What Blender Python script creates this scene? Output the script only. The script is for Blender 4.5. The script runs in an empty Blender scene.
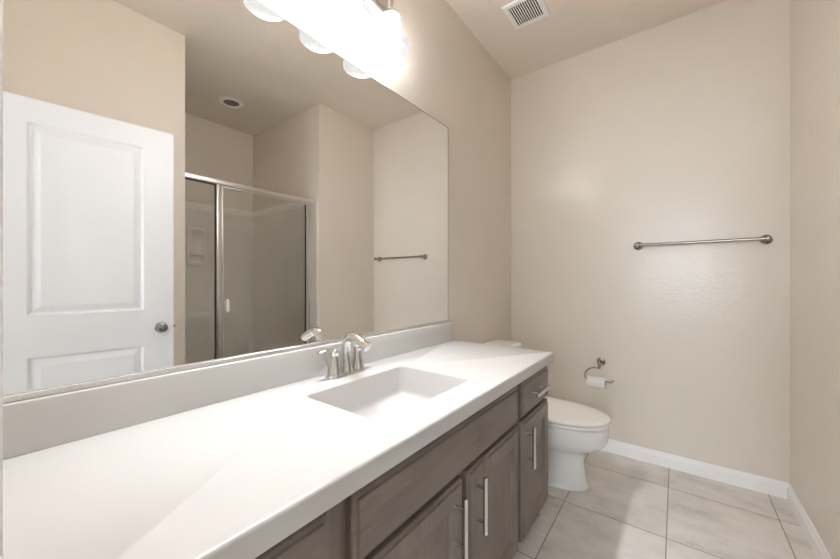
import bpy, bmesh, math, random
from mathutils import Vector, Matrix, Euler

scene = bpy.context.scene
COL = scene.collection
PI = math.pi

# ------------------------------------------------------------------ camera
FPX, TH, V0 = 342.14, 0.6424, 280.37
cam_data = bpy.data.cameras.new('camera')
cam_data.sensor_fit = 'HORIZONTAL'
cam_data.sensor_width = 36.0
cam_data.lens = 36.0 * FPX / 840.0
cam_data.shift_y = (V0 - 279.5) / 840.0
cam_data.clip_start = 0.01
cam = bpy.data.objects.new('camera', cam_data)
COL.objects.link(cam)
cam.location = (1.0469, 0.0, 1.149)
cam.rotation_euler = (PI / 2, 0, TH)
scene.camera = cam

# ------------------------------------------------------------------ world, daylight, exposure
world = bpy.data.worlds.new('world')
scene.world = world
world.use_nodes = True
wb = world.node_tree.nodes['Background']
wb.inputs[0].default_value = (0.80, 0.90, 1.0, 1)
wb.inputs[1].default_value = 1.0

WINDOW_POWER = 1.9
BULB = 106.0
SHADE = 0.052
ld = bpy.data.lights.new('window_daylight', 'AREA')
ld.shape = 'RECTANGLE'
ld.size, ld.size_y = 2.2, 1.5
ld.energy = WINDOW_POWER
ld.color = (0.78, 0.90, 1.0)
lo = bpy.data.objects.new('window_daylight', ld)
COL.objects.link(lo)
lo.location = (1.1, -3.26, 1.5)
lo.rotation_euler = (PI / 2, 0, 0)          # shines towards +y, in through the bedroom window

vs = scene.view_settings
vs.view_transform = 'Standard'
vs.look = 'None'
vs.gamma = 1.0
vs.use_curve_mapping = False
vs.exposure = 3.5
scene.cycles.max_bounces = 16
scene.cycles.diffuse_bounces = 12
scene.cycles.glossy_bounces = 6

# ------------------------------------------------------------------ materials
def lin(r, g, b):
    def f(c):
        c /= 255.0
        return c / 12.92 if c <= 0.04045 else ((c + 0.055) / 1.055) ** 2.4
    return (f(r), f(g), f(b), 1.0)

class NT:
    """small helper around a material's node tree"""
    def __init__(self, name):
        self.m = bpy.data.materials.new(name)
        self.m.use_nodes = True
        self.t = self.m.node_tree
        self.b = self.t.nodes['Principled BSDF']
    def n(self, kind, **kw):
        nd = self.t.nodes.new(kind)
        for k, v in kw.items():
            setattr(nd, k, v)
        return nd
    def link(self, a, b):
        self.t.links.new(a, b)
    def math(self, op, a, b=None):
        nd = self.n('ShaderNodeMath', operation=op)
        for i, v in enumerate((a, b)):
            if v is None:
                continue
            if isinstance(v, (int, float)):
                nd.inputs[i].default_value = v
            else:
                self.link(v, nd.inputs[i])
        return nd.outputs[0]
    def coords(self, scale=(1, 1, 1), src='Object'):
        tc = self.n('ShaderNodeTexCoord')
        mp = self.n('ShaderNodeMapping')
        mp.inputs['Scale'].default_value = scale
        self.link(tc.outputs[src], mp.inputs[0])
        return mp.outputs[0]
    def noise(self, vec, scale, detail=3, rough=0.5):
        nd = self.n('ShaderNodeTexNoise')
        nd.inputs['Scale'].default_value = scale
        nd.inputs['Detail'].default_value = detail
        nd.inputs['Roughness'].default_value = rough
        self.link(vec, nd.inputs['Vector'])
        return nd.outputs[0]
    def ramp(self, fac, stops):
        nd = self.n('ShaderNodeValToRGB')
        cr = nd.color_ramp
        while len(cr.elements) < len(stops):
            cr.elements.new(0.5)
        for e, (p, c) in zip(cr.elements, stops):
            e.position = p
            e.color = c
        self.link(fac, nd.inputs[0])
        return nd.outputs[0]
    def mix(self, fac, a, b):
        nd = self.n('ShaderNodeMix', data_type='RGBA')
        for sock, v in ((nd.inputs[0], fac), (nd.inputs[6], a), (nd.inputs[7], b)):
            if hasattr(v, 'is_linked') or hasattr(v, 'links'):
                self.link(v, sock)
            else:
                sock.default_value = v
        return nd.outputs[2]
    def bump(self, h, strength, dist):
        nd = self.n('ShaderNodeBump')
        nd.inputs['Strength'].default_value = strength
        nd.inputs['Distance'].default_value = dist
        self.link(h, nd.inputs['Height'])
        self.link(nd.outputs[0], self.b.inputs['Normal'])
    def set(self, **kw):
        for k, v in kw.items():
            self.b.inputs[k.replace('_', ' ')].default_value = v

def simple(name, col, rough=0.4, metal=0.0, var=0.02, bump=0.0, bscale=60, **kw):
    M = NT(name)
    v = M.coords()
    n = M.noise(v, 6, 2)
    d = tuple(c * (1 - var * 2) for c in col[:3]) + (1,)
    M.link(M.ramp(n, [(0.3, d), (0.7, col)]), M.b.inputs['Base Color'])
    M.set(Roughness=rough, Metallic=metal, **kw)
    if bump:
        M.bump(M.noise(v, bscale, 4), bump, 0.002)
    return M.m

def wall_paint(name, col, rough, strength):
    M = NT(name)
    v = M.coords()
    M.link(M.ramp(M.noise(v, 2.5, 2), [(0.35, tuple(c * 0.98 for c in col[:3]) + (1,)), (0.65, col)]), M.b.inputs['Base Color'])
    a = M.noise(v, 75, 3, 0.45)
    b = M.noise(v, 34, 2, 0.5)
    h = M.math('ADD', M.math('MULTIPLY', a, 0.7), M.math('MULTIPLY', b, 0.5))
    M.bump(h, strength, 0.008)
    M.set(Roughness=rough)
    return M.m

m_wall = wall_paint('beige_wall_paint', lin(230, 221.5, 210.5), 0.26, 0.17)
m_ceil = wall_paint('beige_ceiling_paint', lin(233, 225, 213), 0.7, 0.15)
m_bed = wall_paint('pale_bedroom_paint', lin(205, 192, 176), 0.7, 0.1)
m_carpet = simple('beige_carpet', lin(190, 180, 168), 0.95, 0, 0.06, 0.6, 300)
m_white = simple('white_satin_paint', lin(246, 246, 246), 0.33, 0, 0.006)
m_door = simple('white_door_paint', lin(243, 246, 250), 0.35, 0, 0.005)
m_counter = simple('white_cultured_marble', lin(206, 205, 204), 0.16, 0, 0.006)
m_porcelain = simple('white_porcelain', lin(240, 239, 237), 0.12, 0, 0.004)
m_seat = simple('white_seat_plastic', lin(241, 238, 233), 0.22, 0, 0.004)
m_surround = simple('white_fibreglass', lin(246, 243, 238), 0.2, 0, 0.01)
m_chrome = simple('polished_chrome', lin(222, 221, 219), 0.07, 1.0, 0.02)
m_nickel = simple('brushed_nickel', lin(206, 203, 199), 0.26, 1.0, 0.03)
m_bath = simple('satin_nickel_bath_hardware', lin(172, 163, 154), 0.24, 1.0, 0.03)
m_alu = simple('bright_aluminium', lin(222, 220, 217), 0.34, 1.0, 0.02)
m_knob = simple('satin_steel', lin(170, 170, 170), 0.1, 1.0, 0.03)
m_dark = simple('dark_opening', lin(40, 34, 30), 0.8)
m_lens = simple('grey_lens', lin(120, 110, 100), 0.5)
m_paper = simple('white_tissue_paper', lin(242, 240, 237), 0.9, 0, 0.01, 0.2, 200)
m_card = simple('brown_cardboard', lin(150, 125, 98), 0.9)
m_gasket = simple('dark_rubber', lin(52, 48, 45), 0.6)

def wood(name, axis):
    """grey-brown stained maple; grain runs along axis (1 = y, 2 = z)"""
    M = NT(name)
    sc = [9, 9, 9]
    sc[axis] = 1.1
    v = M.coords(tuple(sc))
    n = M.noise(v, 4.0, 6, 0.62)
    cl = M.noise(M.coords((1, 1, 1)), 6, 3, 0.55)
    c1 = M.ramp(n, [(0.30, lin(114, 103, 97)), (0.55, lin(128, 116, 109)), (0.78, lin(138, 126, 119))])
    c2 = M.ramp(cl, [(0.35, (0.88, 0.875, 0.87, 1)), (0.65, (1.06, 1.05, 1.04, 1))])
    nd = M.n('ShaderNodeMix', data_type='RGBA', blend_type='MULTIPLY')
    nd.inputs[0].default_value = 1.0
    M.link(c1, nd.inputs[6])
    M.link(c2, nd.inputs[7])
    M.link(nd.outputs[2], M.b.inputs['Base Color'])
    M.set(Roughness=0.36)
    M.bump(n, 0.06, 0.002)
    return M.m

m_wood_v = wood('grey_stained_maple_upright', 2)
m_wood_h = wood('grey_stained_maple_level', 1)

def tile_floor():
    M = NT('grey_floor_tile')
    tc = M.n('ShaderNodeTexCoord')
    sp = M.n('ShaderNodeSeparateXYZ')
    M.link(tc.outputs['Object'], sp.inputs[0])
    PX, PY = 0.4305, 0.467
    u = M.math('DIVIDE', M.math('SUBTRACT', sp.outputs[0], 0.582 - 10 * PX), PX)
    v = M.math('DIVIDE', M.math('SUBTRACT', sp.outputs[1], 2.345 - 20 * PY), PY)
    fu, fv = M.math('FRACT', u), M.math('FRACT', v)
    du = M.math('MULTIPLY', M.math('MINIMUM', fu, M.math('SUBTRACT', 1.0, fu)), PX)
    dv = M.math('MULTIPLY', M.math('MINIMUM', fv, M.math('SUBTRACT', 1.0, fv)), PY)
    d = M.math('MINIMUM', du, dv)
    grout = M.math('LESS_THAN', d, 0.0021)
    cell = M.n('ShaderNodeCombineXYZ')
    M.link(M.math('FLOOR', u), cell.inputs[0])
    M.link(M.math('FLOOR', v), cell.inputs[1])
    wn = M.n('ShaderNodeTexWhiteNoise', noise_dimensions='3D')
    M.link(cell.outputs[0], wn.inputs['Vector'])
    off = M.n('ShaderNodeVectorMath', operation='MULTIPLY_ADD')
    M.link(wn.outputs['Color'], off.inputs[0])
    off.inputs[1].default_value = (30, 30, 30)
    M.link(tc.outputs['Object'], off.inputs[2])
    mp = M.n('ShaderNodeMapping')
    mp.inputs['Scale'].default_value = (1.0, 1.6, 1.0)
    mp.inputs['Rotation'].default_value = (0, 0, 0.25)
    M.link(off.outputs[0], mp.inputs[0])
    n1 = M.noise(mp.outputs[0], 3.2, 7, 0.66)
    n2 = M.noise(mp.outputs[0], 22, 4, 0.6)
    s = M.math('ADD', M.math('MULTIPLY', n1, 0.85), M.math('MULTIPLY', n2, 0.15))
    c = M.ramp(s, [(0.34, lin(200, 195, 189)), (0.45, lin(222, 218, 213)), (0.56, lin(233, 230, 226)), (0.7, lin(239, 236, 233))])
    M.link(M.mix(grout, c, lin(150, 140, 130)), M.b.inputs['Base Color'])
    M.set(Roughness=0.5)
    hgt = M.math('SUBTRACT', 1.0, M.math('MULTIPLY', grout, 1.0))
    M.bump(hgt, 0.5, 0.002)
    return M.m
m_tile = tile_floor()

def mirror_mat():
    M = NT('silvered_mirror')
    M.set(Base_Color=(0.945, 0.945, 0.935, 1), Metallic=1.0, Roughness=0.0)
    return M.m
m_mirror = mirror_mat()

def glass_mat():
    """clear shower glass: see-through with a reflecting surface"""
    M = NT('clear_shower_glass')
    tr = M.n('ShaderNodeBsdfTransparent')
    tr.inputs[0].default_value = (0.985, 0.987, 0.985, 1)
    gl = M.n('ShaderNodeBsdfGlossy')
    gl.inputs['Roughness'].default_value = 0.02
    lw = M.n('ShaderNodeFresnel')
    lw.inputs[0].default_value = 1.52
    mx = M.n('ShaderNodeMixShader')
    M.link(lw.outputs[0], mx.inputs[0])
    M.link(tr.outputs[0], mx.inputs[1])
    M.link(gl.outputs[0], mx.inputs[2])
    out = M.t.nodes['Material Output']
    M.link(mx.outputs[0], out.inputs[0])
    return M.m
m_glass = glass_mat()

def lit_glass(name, strength, col):
    M = NT(name)
    M.set(Base_Color=(0.9, 0.88, 0.85, 1), Roughness=0.25, Emission_Color=col, Emission_Strength=strength)
    return M.m
def shade_mat():
    """thin white shade glass: lets part of the bulb's light through and glows"""
    M = NT('glowing_shade_glass')
    tr = M.n('ShaderNodeBsdfTransparent')
    tr.inputs[0].default_value = (0.32, 0.32, 0.32, 1)
    em = M.n('ShaderNodeEmission')
    em.inputs[0].default_value = (1.0, 0.99, 0.98, 1)
    em.inputs[1].default_value = SHADE
    ad = M.n('ShaderNodeAddShader')
    M.link(tr.outputs[0], ad.inputs[0])
    M.link(em.outputs[0], ad.inputs[1])
    gl = M.n('ShaderNodeBsdfGlossy')
    gl.inputs['Roughness'].default_value = 0.3
    mx = M.n('ShaderNodeMixShader')
    mx.inputs[0].default_value = 0.03
    M.link(ad.outputs[0], mx.inputs[1])
    M.link(gl.outputs[0], mx.inputs[2])
    M.link(mx.outputs[0], M.t.nodes['Material Output'].inputs[0])
    return M.m
m_shade = shade_mat()
m_bulb = lit_glass('lit_bulb', BULB, (0.98, 0.985, 1.0, 1))

# ------------------------------------------------------------------ mesh helpers
def B():
    return bmesh.new()

def box(bm, x0, x1, y0, y1, z0, z1, bev=0.0, seg=2):
    r = bmesh.ops.create_cube(bm, size=1.0)
    vs_ = r['verts']
    for v in vs_:
        v.co = Vector(((x0 + x1) / 2 + v.co.x * (x1 - x0), (y0 + y1) / 2 + v.co.y * (y1 - y0), (z0 + z1) / 2 + v.co.z * (z1 - z0)))
    if bev:
        es = list({e for v in vs_ for e in v.link_edges})
        bmesh.ops.bevel(bm, geom=es, offset=bev, segments=seg, profile=0.5, affect='EDGES')
    return bm

def loft(bm, loops, cap0=True, cap1=True, closed=True):
    """bridge lists of points with equal counts"""
    rows = [[bm.verts.new(p) for p in lp] for lp in loops]
    n = len(rows[0])
    for a, b in zip(rows, rows[1:]):
        for i in range(n if closed else n - 1):
            j = (i + 1) % n
            bm.faces.new((a[i], a[j], b[j], b[i]))
    if cap0:
        bm.faces.new(list(reversed(rows[0])))
    if cap1:
        bm.faces.new(rows[-1])
    return rows

def frame_of(d):
    d = Vector(d).normalized()
    up = Vector((0, 0, 1)) if abs(d.z) < 0.9 else Vector((1, 0, 0))
    a = d.cross(up).normalized()
    return d, a, d.cross(a).normalized()

def lathe(bm, origin, direction, prof, n=28, cap0=True, cap1=True):
    """prof: (radius, distance along direction)"""
    o = Vector(origin)
    d, a, b = frame_of(direction)
    loops = [[o + d * h + (a * math.cos(t) + b * math.sin(t)) * max(r, 1e-4) for t in [2 * PI * i / n for i in range(n)]] for r, h in prof]
    loft(bm, loops, cap0, cap1)

def tube(bm, pts, rad, n=14, flat=None):
    """sweep a circle (or flattened circle: (across, along) factors) along points"""
    pts = [Vector(p) for p in pts]
    if isinstance(rad, (int, float)):
        rad = [rad] * len(pts)
    loops = []
    pa = None
    for i, p in enumerate(pts):
        d = (pts[min(i + 1, len(pts) - 1)] - pts[max(i - 1, 0)]).normalized()
        if pa is None:
            _, a, b = frame_of(d)
        else:
            a = (pa - d * pa.dot(d)).normalized()
            b = d.cross(a).normalized()
        pa = a
        fa, fb = flat if flat else (1, 1)
        loops.append([p + (a * fa * math.cos(t) + b * fb * math.sin(t)) * rad[i] for t in [2 * PI * k / n for k in range(n)]])
    loft(bm, loops)

def spline(ctrl, n=8):
    """Catmull-Rom through control points (any tuple length)"""
    out = []
    c = [ctrl[0]] + list(ctrl) + [ctrl[-1]]
    for i in range(1, len(c) - 2):
        for k in range(n):
            t = k / n
            out.append(tuple(0.5 * (2 * p1 + (p2 - p0) * t + (2 * p0 - 5 * p1 + 4 * p2 - p3) * t * t + (3 * p1 - p0 - 3 * p2 + p3) * t ** 3)
                             for p0, p1, p2, p3 in zip(c[i - 1], c[i], c[i + 1], c[i + 2])))
    out.append(tuple(ctrl[-1]))
    return out

def rrect(x0, x1, y0, y1, r, k=6):
    """rounded rectangle, counter-clockwise in (x, y)"""
    out = []
    for cx, cy, a0 in ((x1 - r, y1 - r, 0), (x0 + r, y1 - r, PI / 2), (x0 + r, y0 + r, PI), (x1 - r, y0 + r, 1.5 * PI)):
        for i in range(k + 1):
            t = a0 + PI / 2 * i / k
            out.append((cx + r * math.cos(t), cy + r * math.sin(t)))
    return out

def build(name, bm, mat, parent=None, root=None, angle=40):
    bmesh.ops.recalc_face_normals(bm, faces=bm.faces)
    me = bpy.data.meshes.new(name)
    bm.to_mesh(me)
    bm.free()
    for p in me.polygons:
        p.use_smooth = True
    me.set_sharp_from_angle(angle=math.radians(angle))
    me.materials.append(mat)
    o = bpy.data.objects.new(name, me)
    COL.objects.link(o)
    if parent:
        o.parent = parent
        if parent.type == 'EMPTY':
            o.matrix_parent_inverse = parent_matrix(parent).inverted()
    return o

def parent_matrix(e):
    return Matrix.Translation(e.location) @ e.rotation_euler.to_matrix().to_4x4()

def tag(o, label=None, cat=None, group=None, kind=None):
    for k, v in (('label', label), ('category', cat), ('group', group), ('kind', kind)):
        if v:
            o[k] = v
    return o

def thing(name, loc, label, cat, group=None):
    o = bpy.data.objects.new(name, None)
    COL.objects.link(o)
    o.location = loc
    o.empty_display_size = 0.1
    return tag(o, label, cat, group)

def struct(name, bm, mat, label=None, cat=None, parent=None):
    o = build(name, bm, mat, parent)
    if parent is None:
        tag(o, label, cat, None, 'structure')
    return o

# ------------------------------------------------------------------ room dimensions (metres)
W, YB, H = 1.526, 2.603, 2.74          # right wall, back wall, ceiling
YE, YG, XF = 1.914, 0.868, 2.697       # shower alcove: far end, near end, rear wall
JL, JR, DH = 0.728, 1.485, 2.05        # doorway jambs and head

# ------------------------------------------------------------------ the setting
struct('floor', box(B(), -0.1, XF + 0.1, -0.06, YB + 0.1, -0.08, 0.0), m_tile, 'pale grey stone-look square tile floor of the bathroom', 'floor')
struct('ceiling', box(B(), -0.1, XF + 0.1, -0.11, YB + 0.1, H, H + 0.08), m_ceil, 'flat beige painted ceiling above the bathroom', 'ceiling')
struct('wall_left', box(B(), -0.1, 0.0, -0.11, YB + 0.1, 0.0, H), m_wall, 'textured beige wall behind the mirror and toilet tank', 'wall')
struct('wall_back', box(B(), 0.0, XF + 0.1, YB, YB + 0.1, 0.0, H), m_wall, 'beige wall carrying the long towel bar', 'wall')
struct('wall_right', box(B(), W, XF + 0.1, YE, YB, 0.0, H), m_wall, 'beige wall right of the towel bar', 'wall')
struct('wall_entry', box(B(), W, XF + 0.1, 0.0, YG, 0.0, H), m_wall, 'beige wall behind the open white door', 'wall')
struct('wall_shower', box(B(), XF, XF + 0.1, YG, YE, 0.0, H), m_wall, 'beige wall above the shower surround', 'wall')

bm = B()
box(bm, -0.0, JL, -0.11, 0.0, 0, H)
box(bm, JR, XF + 0.1, -0.11, 0.0, 0, H)
box(bm, JL, JR, -0.11, 0.0, DH, H)
struct('wall_front', bm, m_wall, 'beige wall with the doorway beside the vanity', 'wall')

# door casing round the doorway, with jamb lining
bm = B()
for y0, y1 in ((0.0, 0.0143), (-0.1243, -0.11)):
    box(bm, JL - 0.057, JL, y0, y1, 0, DH + 0.057, 0.0015, 1)
    box(bm, JL, JR, y0, y1, DH, DH + 0.057, 0.003)
    if y0 < 0:
        box(bm, JR, JR + 0.057, y0, y1, 0, DH + 0.057, 0.003)
    else:
        box(bm, JR, W - 0.001, y0, y1, 0, DH + 0.057, 0.003)
struct('trim_1', bm, m_white, 'white painted casing round the doorway', 'door casing')

# baseboards with a stepped colonial top
def baseboard(name, p, q, nrm, label):
    """runs from p to q (x, y); nrm points into the room"""
    prof = [(0, 0), (0.0125, 0), (0.0125, 0.052), (0.0105, 0.056), (0.0105, 0.062), (0.0075, 0.066), (0.0065, 0.074), (0.004, 0.080), (0.002, 0.083), (0, 0.083)]
    bm = B()
    loft(bm, [[(e[0] + nrm[0] * d, e[1] + nrm[1] * d, z) for d, z in prof] for e in (p, q)])
    struct(name, bm, m_white, label, 'baseboard').data.set_sharp_from_angle(angle=math.radians(20))
baseboard('baseboard_back', (0.0, YB), (W, YB), (0, -1), 'white stepped baseboard under the towel bar wall')
baseboard('baseboard_right', (W, YE), (W, YB - 0.0125), (-1, 0), 'white stepped baseboard along the right wall')
baseboard('baseboard_left', (0.0, 1.70), (0.0, YB - 0.0125), (1, 0), 'white stepped baseboard behind the toilet')
baseboard('baseboard_entry', (W, 0.02), (W, YG), (-1, 0), 'white stepped baseboard behind the open door')

# bedroom the camera looks in from: shell with one window for the daylight
struct('floor_bedroom', box(B(), -1.3, 3.3, -3.3, -0.06, -0.08, 0.0), m_carpet, 'beige carpet beyond the doorway', 'floor')
struct('ceiling_bedroom', box(B(), -1.3, 3.3, -3.3, -0.11, H, H + 0.08), m_bed, 'bedroom ceiling beyond the doorway', 'ceiling')
struct('wall_bedroom_left', box(B(), -1.4, -1.3, -3.3, -0.11, 0, H), m_bed, 'bedroom wall left of the doorway', 'wall')
struct('wall_bedroom_right', box(B(), 3.3, 3.4, -3.3, -0.11, 0, H), m_bed, 'bedroom wall right of the doorway', 'wall')
bm = B()
box(bm, -1.3, 0.0, -3.3, -3.2, 0, H)
box(bm, 2.2, 3.3, -3.3, -3.2, 0, H)
box(bm, 0.0, 2.2, -3.3, -3.2, 0, 0.75)
box(bm, 0.0, 2.2, -3.3, -3.2, 2.25, H)
struct('wall_bedroom_far', bm, m_bed, 'bedroom wall with the window', 'wall')
bm = B()
box(bm, -1.3, -0.1, -0.11, 0.0, 0, H)
box(bm, XF + 0.1, 3.3, -0.11, 0.0, 0, H)
struct('wall_bedroom_near', bm, m_bed, 'bedroom wall either side of the bathroom', 'wall')
bm = B()
for x0, x1, z0, z1 in ((0, 0.05, 0.75, 2.25), (2.15, 2.2, 0.75, 2.25), (0.05, 2.15, 0.75, 0.8), (0.05, 2.15, 2.2, 2.25), (1.08, 1.12, 0.8, 2.2)):
    box(bm, x0, x1, -3.24, -3.19, z0, z1, 0.004)
struct('window_1', bm, m_white, 'white framed bedroom window', 'window')

# ------------------------------------------------------------------ open panel door, hinged at the doorway's right jamb
HX, HY = 1.480, 0.016
DL = 0.752
ANG = math.atan2(1.398 - HX, 0.761 - HY)
dvec = Vector((math.sin(ANG), math.cos(ANG), 0)) if False else Vector((1.398 - HX, 0.761 - HY, 0)).normalized()
nvec = Vector((-dvec.y, dvec.x, 0))        # towards the mirror
if nvec.x > 0:
    nvec = -nvec
def DP(s, t, z):
    """s along the leaf from the hinge, t out of the mirror-side face"""
    p = Vector((HX, HY, 0)) + dvec * s + nvec * t
    return Vector((p.x, p.y, z))
def door_leaf():
    bm = B()
    D0, D1, Z0, Z1, T = 0.0, DL, 0.012, 2.03, 0.035
    S0, S1 = 0.168, 0.612
    panels = ((0.20, 0.775), (0.978, 1.915))
    for side in (0, 1):
        f = (lambda t: t) if side == 0 else (lambda t: -T - t)
        ss = [D0, S0, S1, D1]
        zs = [Z0, panels[0][0], panels[0][1], panels[1][0], panels[1][1], Z1]
        grid = [[bm.verts.new(DP(s, f(0), z)) for z in zs] for s in ss]
        for i in range(3):
            for j in range(5):
                if i == 1 and j in (1, 3):
                    continue
                bm.faces.new((grid[i][j], grid[i + 1][j], grid[i + 1][j + 1], grid[i][j + 1]))
        for j in (1, 3):
            prev = [grid[1][j], grid[2][j], grid[2][j + 1], grid[1][j + 1]]
            for ins, dep in ((0.004, -0.002), (0.010, -0.0085), (0.016, -0.0095), (0.022, -0.0085), (0.046, -0.0015), (0.048, -0.0015)):
                a, b, c, d = S0 + ins, S1 - ins, zs[j] + ins, zs[j + 1] - ins
                cur = [bm.verts.new(DP(s, f(dep), z)) for s, z in ((a, c), (b, c), (b, d), (a, d))]
                for k in range(4):
                    bm.faces.new((prev[k], prev[(k + 1) % 4], cur[(k + 1) % 4], cur[k]))
                prev = cur
            bm.faces.new(prev)
    c = [(D0, Z0), (D1, Z0), (D1, Z1), (D0, Z1)]
    for k in range(4):
        (s0, z0), (s1, z1) = c[k], c[(k + 1) % 4]
        bm.faces.new([bm.verts.new(DP(s, t, z)) for s, t, z in ((s0, 0, z0), (s1, 0, z1), (s1, -T, z1), (s0, -T, z0))])
    bmesh.ops.remove_doubles(bm, verts=bm.verts, dist=0.0001)
    return bm
door = struct('door_1', door_leaf(), m_door, 'open white two-panel door with round steel knob', 'door')
door.data.set_sharp_from_angle(angle=math.radians(12))
KS, KZ = DL - 0.062, 0.872
for nm, s, base in (('door_knob', 1, 0.0), ('door_knob', -1, -0.035)):
    bm = B()
    prof = [(0.031, 0), (0.031, 0.004), (0.027, 0.008), (0.013, 0.010), (0.011, 0.022), (0.016, 0.028), (0.025, 0.034), (0.0275, 0.042), (0.025, 0.050), (0.017, 0.055), (0.009, 0.056), (0.008, 0.053), (0.0, 0.053)]
    if s < 0:
        prof = [(r, h * 0.75) for r, h in prof]
    lathe(bm, DP(KS, base, KZ), nvec * s, prof)
    build(nm, bm, m_knob, door)
bm = B()
lathe(bm, DP(DL, -0.0175, KZ), dvec, [(0.0125, 0), (0.0125, 0.0015), (0.0075, 0.0018), (0.007, 0.009), (0.004, 0.011)], 16)
build('latch', bm, m_knob, door)
for hz in (0.25, 1.02, 1.80):
    bm = B()
    lathe(bm, DP(-0.004, 0.004, hz - 0.045), (0, 0, 1), [(0.005, 0), (0.006, 0.003), (0.006, 0.087), (0.005, 0.09)], 14)
    build('hinge', bm, m_knob, door)

# ------------------------------------------------------------------ mirror
MY0, MY1, MZ0, MZ1 = 0.004, 1.657, 0.923, 2.017
mir = thing('wall_mirror', (0, 0.83, MZ0), 'large frameless wall mirror above the white countertop', 'mirror')
bm = B()
box(bm, 0.0005, 0.006, MY0, MY1, MZ0, MZ1)
build('mirror_glass', bm, m_mirror, mir)
bm = B()
box(bm, 0.0003, 0.010, MY0, MY1 + 0.0005, 0.9118, 0.9235, 0.001, 1)
build('bottom_channel', bm, m_alu, mir)
bm = B()
box(bm, 0.0003, 0.0064, MY1, MY1 + 0.002, 0.9236, MZ1 + 0.002)
box(bm, 0.0003, 0.0064, MY0, MY1, MZ1, MZ1 + 0.002)
build('ground_edge', bm, m_gasket, mir)

# ------------------------------------------------------------------ vanity cabinet
CX0 = 0.002
FX = 0.531                     # face frame front
DX = 0.556                     # door front
CY0, CY1 = 0.004, 1.694
CZ0, CZ1 = 0.092, 0.762
cab = thing('vanity_cabinet', (0.27, 0.85, 0), 'long grey-brown wooden vanity cabinet with bar pulls', 'cabinet')
bm = B()
box(bm, CX0, FX - 0.019, CY0, CY0 + 0.016, CZ0, CZ1)
box(bm, CX0, FX - 0.019, CY1 - 0.016, CY1, 0.0, CZ1, 0.001, 1)
box(bm, CX0, FX - 0.019, CY0 + 0.016, CY1 - 0.016, CZ0, CZ0 + 0.016)
build('carcass', bm, m_wood_v, cab)
bm = B()
for y0, y1 in ((CY0, 0.045), (0.345, 0.492), (1.26, 1.39), (1.645, CY1)):
    box(bm, FX - 0.019, FX, y0, y1, CZ0, CZ1, 0.0008, 1)
for y0, y1 in ((0.045, 0.345), (0.492, 1.26), (1.39, 1.645)):
    for z0, z1 in ((CZ0, CZ0 + 0.04), (0.555, 0.615), (0.715, CZ1)):
        box(bm, FX - 0.0188, FX - 0.0002, y0, y1, z0, z1)
box(bm, FX - 0.0188, FX - 0.0002, 0.85, 0.93, CZ0 + 0.04, 0.555)
build('face_frame', bm, m_wood_v, cab)
bm = B()
box(bm, 0.455, 0.468, CY0, CY1 - 0.016, 0.0, CZ0)
build('toe_kick', bm, m_wood_h, cab)

def front(y0, y1, z0, z1, prof):
    """prof: (inset, x) loops from the back outward, last one capped"""
    bm = B()
    loops = [[(x, y0 + i, z0 + i), (x, y1 - i, z0 + i), (x, y1 - i, z1 - i), (x, y0 + i, z1 - i)] for i, x in prof]
    loft(bm, loops)
    return bm
F0 = FX + 0.0005
door_prof = [(0, F0), (0, DX - 0.009), (0.003, DX - 0.006), (0.010, DX - 0.0045), (0.012, DX), (0.058, DX), (0.062, DX - 0.002), (0.070, DX - 0.010)]
draw_prof = [(0, F0), (0, DX - 0.009), (0.003, DX - 0.006), (0.011, DX - 0.0045), (0.0135, DX)]

def bar_pull(bm_parent, y, z0, z1, horiz=False):
    """T-bar pull: bar plus two posts"""
    bx = DX + 0.032
    bm = B()
    if horiz:
        zc = y
        lathe(bm, (bx, z0, zc), (0, 1, 0), [(0.0055, 0), (0.007, 0.001), (0.007, z1 - z0 - 0.001), (0.0055, z1 - z0)], 18)
    else:
        lathe(bm, (bx, y, z0), (0, 0, 1), [(0.0055, 0), (0.007, 0.001), (0.007, z1 - z0 - 0.001), (0.0055, z1 - z0)], 18)
    h = build('handle', bm, m_nickel, bm_parent)
    for t in (0.2, 0.8):
        q = z0 + (z1 - z0) * t
        bm = B()
        lathe(bm, (DX - 0.0002, q, y) if horiz else (DX - 0.0002, y, q), (1, 0, 0), [(0.0055, 0), (0.0048, 0.002), (0.0048, 0.0252)], 14)
        build('handle_post', bm, m_nickel, h)
    return h

DZ0, DZ1, RZ0, RZ1 = 0.094, 0.578, 0.594, 0.736
d = build('drawer', front(0.022, 0.390, RZ0, RZ1, draw_prof), m_wood_h, cab, angle=20)
bar_pull(d, 0.665, 0.12, 0.29, True)
d = build('cabinet_door', front(0.022, 0.390, DZ0, DZ1, door_prof), m_wood_v, cab, angle=20)
bar_pull(d, 0.35, 0.385, 0.555)
build('false_drawer_front', front(0.447, 1.303, RZ0, RZ1, draw_prof), m_wood_h, cab, angle=20)
d = build('cabinet_door', front(0.447, 0.868, DZ0, DZ1, door_prof), m_wood_v, cab, angle=20)
bar_pull(d, 0.820, 0.385, 0.555)
d = build('cabinet_door', front(0.900, 1.303, DZ0, DZ1, door_prof), m_wood_v, cab, angle=20)
bar_pull(d, 0.942, 0.385, 0.555)
d = build('drawer', front(1.345, 1.692, RZ0, RZ1, draw_prof), m_wood_h, cab, angle=20)
bar_pull(d, 0.668, 1.430, 1.600, True)
d = build('cabinet_door', front(1.345, 1.692, DZ0, DZ1, door_prof), m_wood_v, cab, angle=20)
bar_pull(d, 1.385, 0.388, 0.556)

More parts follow.
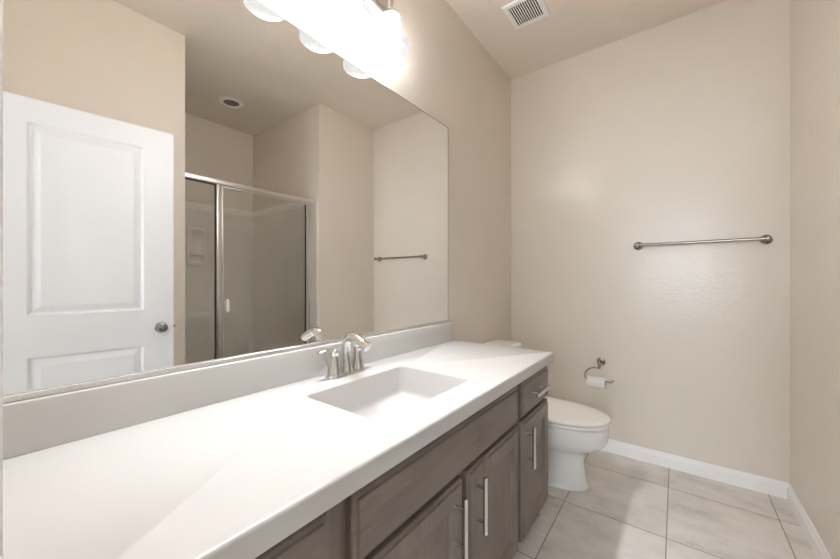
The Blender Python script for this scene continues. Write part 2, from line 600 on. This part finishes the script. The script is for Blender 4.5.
# ------------------------------------------------------------------ countertop with integral sink
CTX, CTY0, CTY1, CTZ = 0.578, 0.002, 1.699, 0.806
SX0, SX1, SY0, SY1 = 0.160, 0.473, 0.610, 1.060
bm = B()
def outer(ins, z):
    return [(x, y, z) for x, y in rrect(0.002 + ins * 0.1, CTX - ins, CTY0 + ins * 0.1, CTY1 - ins, 0.008, 4)]
R = 0.007
rows = loft(bm, [outer(0.07, 0.7625), outer(0.0, 0.7625), outer(0.0, CTZ - R)] + [outer(R * (1 - math.cos(a)), CTZ - R + R * math.sin(a)) for a in (0.4, 0.8, 1.2, PI / 2)], False, False)
top = rows[-1]
rim = [bm.verts.new((x, y, CTZ)) for x, y in rrect(SX0 - 0.006, SX1 + 0.006, SY0 - 0.006, SY1 + 0.006, 0.022, 6)]
es = []
for lp in (top, rim):
    for i in range(len(lp)):
        a, b = lp[i], lp[(i + 1) % len(lp)]
        e = bm.edges.get((a, b)) or bm.edges.new((a, b))
        es.append(e)
bmesh.ops.triangle_fill(bm, use_beauty=True, use_dissolve=False, edges=es)
ctop = build('countertop', bm, m_counter)
tag(ctop, 'long white countertop with moulded rectangular sink on the vanity', 'countertop')
bm = B()
def sl(ins, z, r):
    return [(x, y, z) for x, y in rrect(SX0 + ins, SX1 - ins, SY0 + ins, SY1 - ins, r, 6)]
loops = [sl(-0.006, CTZ, 0.022), sl(-0.0035, CTZ - 0.0006, 0.021), sl(-0.001, CTZ - 0.0028, 0.020), sl(0.0, CTZ - 0.006, 0.020),
         sl(0.003, 0.715, 0.024), sl(0.005, 0.704, 0.026), sl(0.010, 0.696, 0.028), sl(0.020, 0.6905, 0.03), sl(0.10, 0.688, 0.03)]
loft(bm, loops, False, True)
build('sink_basin', bm, m_counter, ctop, angle=60)
bm = B()
lathe(bm, (0.30, 0.80, 0.6882), (0, 0, 1), [(0.030, 0), (0.030, 0.002), (0.024, 0.0035), (0.020, 0.001), (0.0, 0.001)], 24)
build('drain', bm, m_chrome, ctop)
bm = B()
box(bm, 0.002, 0.021, CTY0, CTY1 - 0.001, CTZ - 0.0005, 0.911, 0.004, 3)
build('backsplash', bm, m_counter, ctop)

# ------------------------------------------------------------------ faucet
FY = 0.842
fau = thing('faucet', (0.08, FY, CTZ), 'chrome two-lever arched faucet behind the sink', 'faucet')
bm = B()
lp = lambda ins, z: [(x, y, z) for x, y in rrect(0.052 + ins, 0.108 - ins, FY - 0.084 + ins, FY + 0.084 - ins, 0.0275 - ins, 8)]
loft(bm, [lp(0, CTZ + 0.0003), lp(0, CTZ + 0.006), lp(0.002, CTZ + 0.010), lp(0.008, CTZ + 0.013)])
build('base_plate', bm, m_chrome, fau)
bm = B()
ctrl = [(0.080, FY, CTZ + 0.010, 0.026), (0.080, FY, CTZ + 0.035, 0.0205), (0.078, FY, CTZ + 0.075, 0.0175), (0.080, FY, CTZ + 0.110, 0.0172),
        (0.092, FY, CTZ + 0.133, 0.0175), (0.113, FY, CTZ + 0.141, 0.0175), (0.139, FY, CTZ + 0.134, 0.0168), (0.165, FY, CTZ + 0.122, 0.016), (0.190, FY, CTZ + 0.107, 0.0145)]
sp = spline(ctrl, 5)
tube(bm, [p[:3] for p in sp], [p[3] for p in sp], 20)
build('spout', bm, m_chrome, fau, angle=50)
for s in (-1, 1):
    hy = FY + s * 0.054
    bm = B()
    lathe(bm, (0.080, hy, CTZ + 0.009), (0, 0, 1), [(0.0275, 0), (0.0272, 0.005), (0.0245, 0.012), (0.0215, 0.025), (0.0175, 0.046), (0.0146, 0.064), (0.0138, 0.072), (0.016, 0.075), (0.0158, 0.084), (0.011, 0.090), (0.0, 0.0915)], 26)
    hb = build('handle_body', bm, m_chrome, fau, angle=50)
    bm = B()
    pts = spline([(0.080, hy - s * 0.006, CTZ + 0.091), (0.080, hy + s * 0.012, CTZ + 0.0985), (0.079, hy + s * 0.035, CTZ + 0.101), (0.078, hy + s * 0.055, CTZ + 0.097), (0.077, hy + s * 0.068, CTZ + 0.0955)], 5)
    n = len(pts)
    tube(bm, pts, [0.0075 + 0.003 * math.sin(PI * i / (n - 1)) for i in range(n)], 14, flat=(1.0, 0.5))
    build('lever', bm, m_chrome, hb, angle=60)

# ------------------------------------------------------------------ vanity light: three bell shades
LZ = 2.335
lamp = thing('vanity_light', (0.0, 0.85, LZ), 'three-shade vanity light glowing above the mirror', 'wall light')
bm = B()
loft(bm, [[(x, y, z) for y, z in rrect(0.56 + i, 1.14 - i, LZ + 0.0 + i, LZ + 0.11 - i, 0.02, 6)] for i, x in ((0, 0.0005), (0, 0.012), (0.004, 0.018), (0.014, 0.022))])
build('backplate', bm, m_nickel, lamp)
for sy in (0.63, 0.85, 1.07):
    AX = 0.100
    bm = B()
    pts = spline([(0.018, sy, LZ + 0.055), (0.05, sy, LZ + 0.060), (0.085, sy, LZ + 0.040), (AX, sy, LZ + 0.0), (AX, sy, 2.258)], 6)
    tube(bm, pts, 0.0075, 14)
    build('arm', bm, m_nickel, lamp)
    bm = B()
    lathe(bm, (AX, sy, 2.268), (0, 0, -1), [(0.008, 0), (0.022, 0.003), (0.033, 0.010), (0.034, 0.024), (0.031, 0.025), (0.0, 0.022)], 26)
    cup = build('socket_cup', bm, m_nickel, lamp)
    bm = B()
    lathe(bm, (AX, sy + 0.033, 2.252), (0, 1, 0), [(0.0022, 0), (0.0022, 0.006), (0.005, 0.007), (0.005, 0.012), (0.003, 0.013)], 12)
    build('thumb_screw', bm, m_nickel, cup)
    bm = B()
    op = [(0.030, 2.250), (0.0375, 2.247), (0.0385, 2.240), (0.0355, 2.233), (0.0365, 2.218), (0.042, 2.195), (0.0495, 2.170), (0.056, 2.150), (0.063, 2.138), (0.072, 2.128), (0.0755, 2.118), (0.0765, 2.108), (0.076, 2.101), (0.0745, 2.099)]
    ip = [(r - 0.0035, z) for r, z in reversed(op[3:])]
    ip[0] = (0.0725, 2.0995)
    lathe(bm, (AX, sy, 0), (0, 0, 1), op + ip, 40, False, False)
    sh = build('glass_shade', bm, m_shade, lamp, angle=70)
    bm = B()
    lathe(bm, (AX, sy, 2.244), (0, 0, -1), [(0.012, 0), (0.0125, 0.005), (0.019, 0.012), (0.026, 0.023), (0.028, 0.036), (0.026, 0.049), (0.018, 0.060), (0.0, 0.066)], 24)
    build('bulb', bm, m_bulb, sh, angle=80)

# ------------------------------------------------------------------ toilet
TY = 2.07
toi = thing('toilet', (0.4, TY, 0), 'white toilet with closed lid between vanity and back wall', 'toilet')
def egg(xb, xf, hw, z, n=44, sq=2.6, ta=0.0):
    """closed outline: square-ish rear, long rounded front"""
    xm = xb + (xf - xb) * 0.42
    out = []
    for i in range(n):
        t = 2 * PI * i / n
        c, s = math.cos(t), math.sin(t)
        if c >= 0:
            x = xm + (xf - xm) * abs(c) ** (2 / 2.1)
            y = math.copysign(abs(s) ** (2 / 2.1), s) * hw
        else:
            x = xm - (xm - xb) * abs(c) ** (2 / sq)
            y = math.copysign(abs(s) ** (2 / sq), s) * hw
        out.append((x, TY + y, z))
    return out
bm = B()
secs = [(0.0005, 0.235, 0.660, 0.110), (0.012, 0.235, 0.663, 0.112), (0.022, 0.24, 0.657, 0.108), (0.06, 0.25, 0.648, 0.101), (0.12, 0.26, 0.639, 0.097), (0.165, 0.26, 0.640, 0.099), (0.190, 0.25, 0.652, 0.108),
        (0.210, 0.24, 0.676, 0.124), (0.228, 0.235, 0.705, 0.143), (0.248, 0.23, 0.732, 0.160), (0.270, 0.225, 0.748, 0.173), (0.30, 0.22, 0.757, 0.181), (0.345, 0.22, 0.760, 0.184), (0.360, 0.222, 0.757, 0.181), (0.362, 0.23, 0.745, 0.17)]
fine = spline([(a, b, c, d) for a, b, c, d in secs], 3)
loft(bm, [egg(b, c, d, a) for a, b, c, d in fine])
build('bowl', bm, m_porcelain, toi, angle=60)
bm = B()
loft(bm, [egg(0.245, 0.762, 0.183, 0.3675), egg(0.243, 0.766, 0.187, 0.370), egg(0.243, 0.767, 0.188, 0.380), egg(0.246, 0.763, 0.185, 0.3845)])
build('seat', bm, m_seat, toi, angle=50)
bm = B()
loft(bm, [egg(0.245, 0.745, 0.170, 0.3865), egg(0.238, 0.762, 0.184, 0.3885), egg(0.232, 0.769, 0.190, 0.390), egg(0.232, 0.769, 0.190, 0.398), egg(0.236, 0.765, 0.186, 0.4025), egg(0.255, 0.742, 0.168, 0.4055), egg(0.33, 0.66, 0.11, 0.4065)])
lid = build('lid', bm, m_seat, toi, angle=50)
for s in (-1, 1):
    bm = B()
    box(bm, 0.222, 0.262, TY + s * 0.07 - 0.022, TY + s * 0.07 + 0.022, 0.3625, 0.400, 0.006)
    build('lid_hinge', bm, m_seat, toi)
bm = B()
tk = lambda i, z: [(x, y, z) for x, y in rrect(0.022 + i * 0.4, 0.207 - i, TY - 0.198 + i, TY + 0.198 - i, 0.035, 8)]
loft(bm, [tk(0.02, 0.375), tk(0.012, 0.380), tk(0.006, 0.42), tk(0.002, 0.55), tk(0.0, 0.692)])
box(bm, 0.06, 0.25, TY - 0.11, TY + 0.11, 0.30, 0.376, 0.006)
build('tank', bm, m_porcelain, toi, angle=50)
bm = B()
tl = lambda i, z: [(x, y, z) for x, y in rrect(0.014 + i * 0.6, 0.217 - i, TY - 0.212 + i, TY + 0.212 - i, 0.036, 8)]
loft(bm, [tl(0.006, 0.6925), tl(0.0, 0.697), tl(0.0, 0.717), tl(0.003, 0.725), tl(0.010, 0.7295), tl(0.03, 0.731)])
build('tank_lid', bm, m_porcelain, toi, angle=50)
bm = B()
lathe(bm, (0.206, TY - 0.14, 0.648), (1, 0, 0), [(0.014, 0), (0.014, 0.006), (0.008, 0.010), (0.007, 0.016)], 18)
tube(bm, [(0.219, TY - 0.14, 0.648), (0.222, TY - 0.115, 0.646), (0.223, TY - 0.085, 0.641), (0.223, TY - 0.065, 0.637)], [0.006, 0.0055, 0.0065, 0.005], 12)
build('flush_lever', bm, m_chrome, toi)
for s in (-1, 1):
    bm = B()
    lathe(bm, (0.40, TY + s * 0.103, 0.012), (0, 0, 1), [(0.011, 0), (0.011, 0.008), (0.007, 0.015), (0.0, 0.017)], 14)
    build('bolt_cap', bm, m_porcelain, toi)

# ------------------------------------------------------------------ toilet paper holder and roll
PXc, PZc, PYr = 0.640, 0.597, 2.528
tph = thing('toilet_paper_holder', (PXc, YB, PZc), 'nickel open-arm toilet paper holder mounted beside the toilet', 'toilet paper holder')
bm = B()
lathe(bm, (PXc, YB - 0.0003, PZc), (0, -1, 0), [(0.027, 0), (0.027, 0.004), (0.024, 0.007), (0.019, 0.008), (0.018, 0.011), (0.011, 0.014), (0.009, 0.03), (0.009, 0.068), (0.012, 0.072), (0.0125, 0.080), (0.009, 0.086), (0.0, 0.088)], 28)
build('wall_flange', bm, m_bath, tph)
BARZ = 0.484
bm = B()
tube(bm, [(PXc, PYr, PZc - 0.006), (PXc, PYr, PZc - 0.024), (PXc - 0.001, PYr, PZc - 0.034)], [0.008, 0.008, 0.006], 14)
arc = [(PXc - 0.001, PYr, 0.566), (PXc - 0.030, PYr, 0.566), (PXc - 0.062, PYr, 0.553), (PXc - 0.083, PYr, 0.528), (PXc - 0.088, PYr, 0.502), (PXc - 0.080, PYr, 0.486), (PXc - 0.064, PYr, BARZ), (PXc - 0.02, PYr, BARZ), (PXc + 0.04, PYr, BARZ), (PXc + 0.066, PYr, BARZ), (PXc + 0.077, PYr, BARZ + 0.006), (PXc + 0.080, PYr, BARZ + 0.018)]
tube(bm, spline(arc, 4), 0.0048, 12)
build('open_arm', bm, m_bath, tph)
ROLL_R, CORE_R = 0.036, 0.019
RZ = BARZ + 0.0048 - CORE_R + 0.0004
rx0, rx1 = PXc - 0.070, PXc + 0.036
roll = thing('toilet_paper_roll', (PXc, PYr, RZ - ROLL_R), 'white toilet paper roll hanging on the nickel holder', 'toilet paper')
bm = B()
L = rx1 - rx0
lathe(bm, (rx0, PYr, RZ), (1, 0, 0), [(CORE_R + 0.0012, 0), (ROLL_R - 0.001, 0), (ROLL_R, 0.001), (ROLL_R, L - 0.001), (ROLL_R - 0.001, L), (CORE_R + 0.0012, L), (CORE_R + 0.0012, 0)], 40, False, False)
build('paper', bm, m_paper, roll, angle=40)
bm = B()
lathe(bm, (rx0, PYr, RZ), (1, 0, 0), [(CORE_R, 0.0005), (CORE_R + 0.001, 0.0005), (CORE_R + 0.001, L - 0.0005), (CORE_R, L - 0.0005), (CORE_R, 0.0005)], 40, False, False)
build('cardboard_core', bm, m_card, roll)

# ------------------------------------------------------------------ towel bar
TX0, TX1, TZ, TYb = 0.853, 1.437, 1.370, 2.540
tb = thing('towel_bar', (1.145, YB, TZ), 'long nickel towel bar on the beige back wall', 'towel bar')
for x in (TX0, TX1):
    bm = B()
    lathe(bm, (x, YB - 0.0003, TZ), (0, -1, 0), [(0.026, 0), (0.026, 0.004), (0.023, 0.008), (0.017, 0.010), (0.013, 0.020), (0.011, 0.035), (0.0125, 0.048), (0.0145, 0.056), (0.0145, 0.068), (0.011, 0.075), (0.0, 0.078)], 28)
    build('mounting_post', bm, m_bath, tb)
bm = B()
lathe(bm, (TX0, TYb, TZ), (1, 0, 0), [(0.0099, 0), (0.0099, 0.022), (0.0092, 0.024), (0.0092, TX1 - TX0 - 0.024), (0.0099, TX1 - TX0 - 0.022), (0.0099, TX1 - TX0)], 20)
build('bar', bm, m_bath, tb)

# ------------------------------------------------------------------ ceiling vent
VX0, VX1, VY0, VY1 = 0.232, 0.448, 1.880, 2.102
vent = thing('ceiling_vent', ((VX0 + VX1) / 2, (VY0 + VY1) / 2, H), 'square white louvred vent in the ceiling', 'vent')
bm = B()
def vr(i, z):
    return [(VX0 + i, VY0 + i, z), (VX1 - i, VY0 + i, z), (VX1 - i, VY1 - i, z), (VX0 + i, VY1 - i, z)]
loft(bm, [vr(0, H - 0.0003), vr(0.001, H - 0.004), vr(0.005, H - 0.009), (vr(0.022, H - 0.011)), vr(0.026, H - 0.010), vr(0.026, H - 0.0006)], False, False)
build('frame', bm, m_white, vent, angle=20)
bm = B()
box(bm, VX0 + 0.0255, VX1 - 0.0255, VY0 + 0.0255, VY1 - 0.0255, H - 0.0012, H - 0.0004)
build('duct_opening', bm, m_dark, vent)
NS = 13
for i in range(NS):
    x = VX0 + 0.030 + (VX1 - VX0 - 0.060) * i / (NS - 1)
    bm = B()
    pr = [(-0.0022, -0.0100), (0.0040, -0.0100), (0.0012, -0.0040), (-0.0020, -0.0040)]
    loft(bm, [[(x + a, y, H + b) for a, b in pr] for y in (VY0 + 0.024, VY1 - 0.024)])
    build('slat', bm, m_white, vent)

# ------------------------------------------------------------------ round ceiling fitting over the shower
can = thing('recessed_light', (2.150, 1.44, H), 'round unlit recessed light in the ceiling over the shower', 'ceiling light')
bm = B()
lathe(bm, (2.150, 1.44, H - 0.0003), (0, 0, -1), [(0.099, 0), (0.099, 0.003), (0.093, 0.008), (0.068, 0.010), (0.064, 0.006), (0.062, 0.001)], 40, False, False)
build('trim_ring', bm, m_white, can)
bm = B()
lathe(bm, (2.150, 1.44, H - 0.0004), (0, 0, -1), [(0.0625, 0), (0.0625, 0.002), (0.03, 0.004), (0.0, 0.0045)], 36)
build('lens', bm, m_lens, can)

# ------------------------------------------------------------------ shower: moulded surround, framed glass
PT = 0.020                     # surround thickness
ST = 1.905                     # surround top
sur = thing('shower_surround', (2.1, 1.39, 0), 'white moulded shower surround with pan in the alcove', 'shower surround')
SI0, SI1, SB = YG + PT, YE - PT, XF - PT
def u_path(off, r):
    """U-shaped outline from the near front edge round to the far front edge, rounded inside corners"""
    x0, ya, yb, xb = W + 0.085, SI0 - off, SI1 + off, SB + off
    pts = [(x0, ya)]
    for k in range(7):
        t = -PI / 2 + PI / 2 * k / 6
        pts.append((xb - r + r * math.cos(t), ya + r + r * math.sin(t)))
    for k in range(7):
        t = PI / 2 * k / 6
        pts.append((xb - r + r * math.cos(t), yb - r + r * math.sin(t)))
    pts.append((x0, yb))
    return pts
bm = B()
mid = PT - 0.0015
prof = [(0.0, 0.10), (0.0, ST - 0.09), (-0.004, ST - 0.085), (-0.010, ST - 0.075), (-0.012, ST - 0.03), (-0.010, ST - 0.012), (0.0, ST - 0.003), (0.010, ST), (mid, ST), (mid, 0.05)]
loft(bm, [[(x, y, z) for x, y in u_path(o, 0.05)] for o, z in prof], False, False, closed=False)
build('wall_shell', bm, m_surround, sur, angle=50)
bm = B()
box(bm, W + 0.002, XF - 0.003, YG + 0.003, YE - 0.003, 0.0, 0.05)
box(bm, W + 0.002, W + 0.10, YG + 0.003, YE - 0.003, 0.05, 0.115, 0.012, 3)
box(bm, SB - 0.05, XF - 0.003, YG + 0.003, YE - 0.003, 0.05, 0.11, 0.004)
box(bm, W + 0.10, SB - 0.05, YG + 0.003, SI0 + 0.03, 0.05, 0.11, 0.004)
box(bm, W + 0.10, SB - 0.05, SI1 - 0.03, YE - 0.003, 0.05, 0.11, 0.004)
build('shower_pan', bm, m_surround, sur)
# moulded soap niche
bm = B()
ny0, ny1, nz0, nz1 = 1.262, 1.440, 1.285, 1.660
nl = lambda i, d, r: [(SB - d, y, z) for y, z in rrect(ny0 + i, ny1 - i, nz0 + i, nz1 - i, r, 8)]
loft(bm, [nl(0, 0.0005, 0.03), nl(0.004, 0.010, 0.03), nl(0.012, 0.016, 0.028), nl(0.030, 0.017, 0.026), nl(0.034, 0.014, 0.025), nl(0.042, 0.004, 0.022), nl(0.06, 0.003, 0.012)], False, True)
build('soap_niche', bm, m_surround, sur, angle=60)
bm = B()
loft(bm, [[(x, y, z) for x, y in ((SB - 0.001, ny0 + 0.03), (SB - 0.048, ny0 + 0.036), (SB - 0.060, (ny0 + ny1) / 2), (SB - 0.048, ny1 - 0.036), (SB - 0.001, ny1 - 0.03))] for z in (1.388, 1.420)])
build('soap_shelf', bm, m_surround, sur)

GX = W + 0.060                 # glass plane
HZ = 1.868
enc = thing('shower_door_unit', (GX, 1.39, 0.115), 'aluminium framed glass shower screen with hinged door', 'shower screen')
def alu(name, x0, x1, y0, y1, z0, z1, bev=0.003, parent=enc, mat=None):
    bm = B()
    box(bm, x0, x1, y0, y1, z0, z1, bev)
    return build(name, bm, mat or m_alu, parent)
alu('header', GX - 0.018, GX + 0.018, YG + 0.001, YE - 0.001, HZ - 0.034, HZ)
alu('sill_track', GX - 0.018, GX + 0.018, YG + 0.004, YE - 0.004, 0.1155, 0.143)
alu('wall_jamb', GX - 0.015, GX + 0.015, YG + 0.001, YG + 0.014, 0.144, HZ - 0.035)
alu('wall_jamb', GX - 0.022, GX + 0.016, SI1 - 0.050, YE - 0.001, 0.144, HZ - 0.035, 0.006)
alu('mullion', GX - 0.016, GX + 0.016, 1.078, 1.112, 0.144, HZ - 0.035, 0.005)
fp = alu('fixed_panel', GX - 0.003, GX + 0.003, YG + 0.0145, 1.0775, 0.144, HZ - 0.035, 0, enc, m_glass)
bm = B()
for y0, y1 in ((YG + 0.0145, YG + 0.019), (1.072, 1.0775)):
    box(bm, GX - 0.006, GX + 0.006, y0, y1, 0.144, HZ - 0.035)
box(bm, GX - 0.006, GX + 0.006, YG + 0.019, 1.072, HZ - 0.043, HZ - 0.035)
build('gasket', bm, m_gasket, fp)
sd = alu('door_glass', GX - 0.003, GX + 0.003, 1.128, SI1 - 0.078, 0.170, HZ - 0.050, 0, enc, m_glass)
bm = B()
box(bm, GX - 0.012, GX + 0.012, 1.1135, 1.1275, 0.146, HZ - 0.037, 0.003)
box(bm, GX - 0.012, GX + 0.012, SI1 - 0.0775, SI1 - 0.0545, 0.146, HZ - 0.037, 0.003)
box(bm, GX - 0.009, GX + 0.009, 1.128, SI1 - 0.078, HZ - 0.0495, HZ - 0.037, 0.002)
box(bm, GX - 0.010, GX + 0.010, 1.128, SI1 - 0.078, 0.146, 0.1695, 0.002)
build('door_frame', bm, m_alu, sd)
bm = B()
box(bm, GX - 0.0065, GX + 0.0065, SI1 - 0.083, SI1 - 0.0778, 0.17, HZ - 0.05)
build('gasket', bm, m_gasket, sd)
bm = B()
loft(bm, [[(GX - d, y, z) for y, z in rrect(1.136 + i, 1.164 - i, 0.915 + i, 1.010 - i, 0.006, 4)] for i, d in ((0, 0.0032), (0, 0.010), (0.003, 0.020), (0.006, 0.024))])
build('pull_handle', bm, m_white, sd)
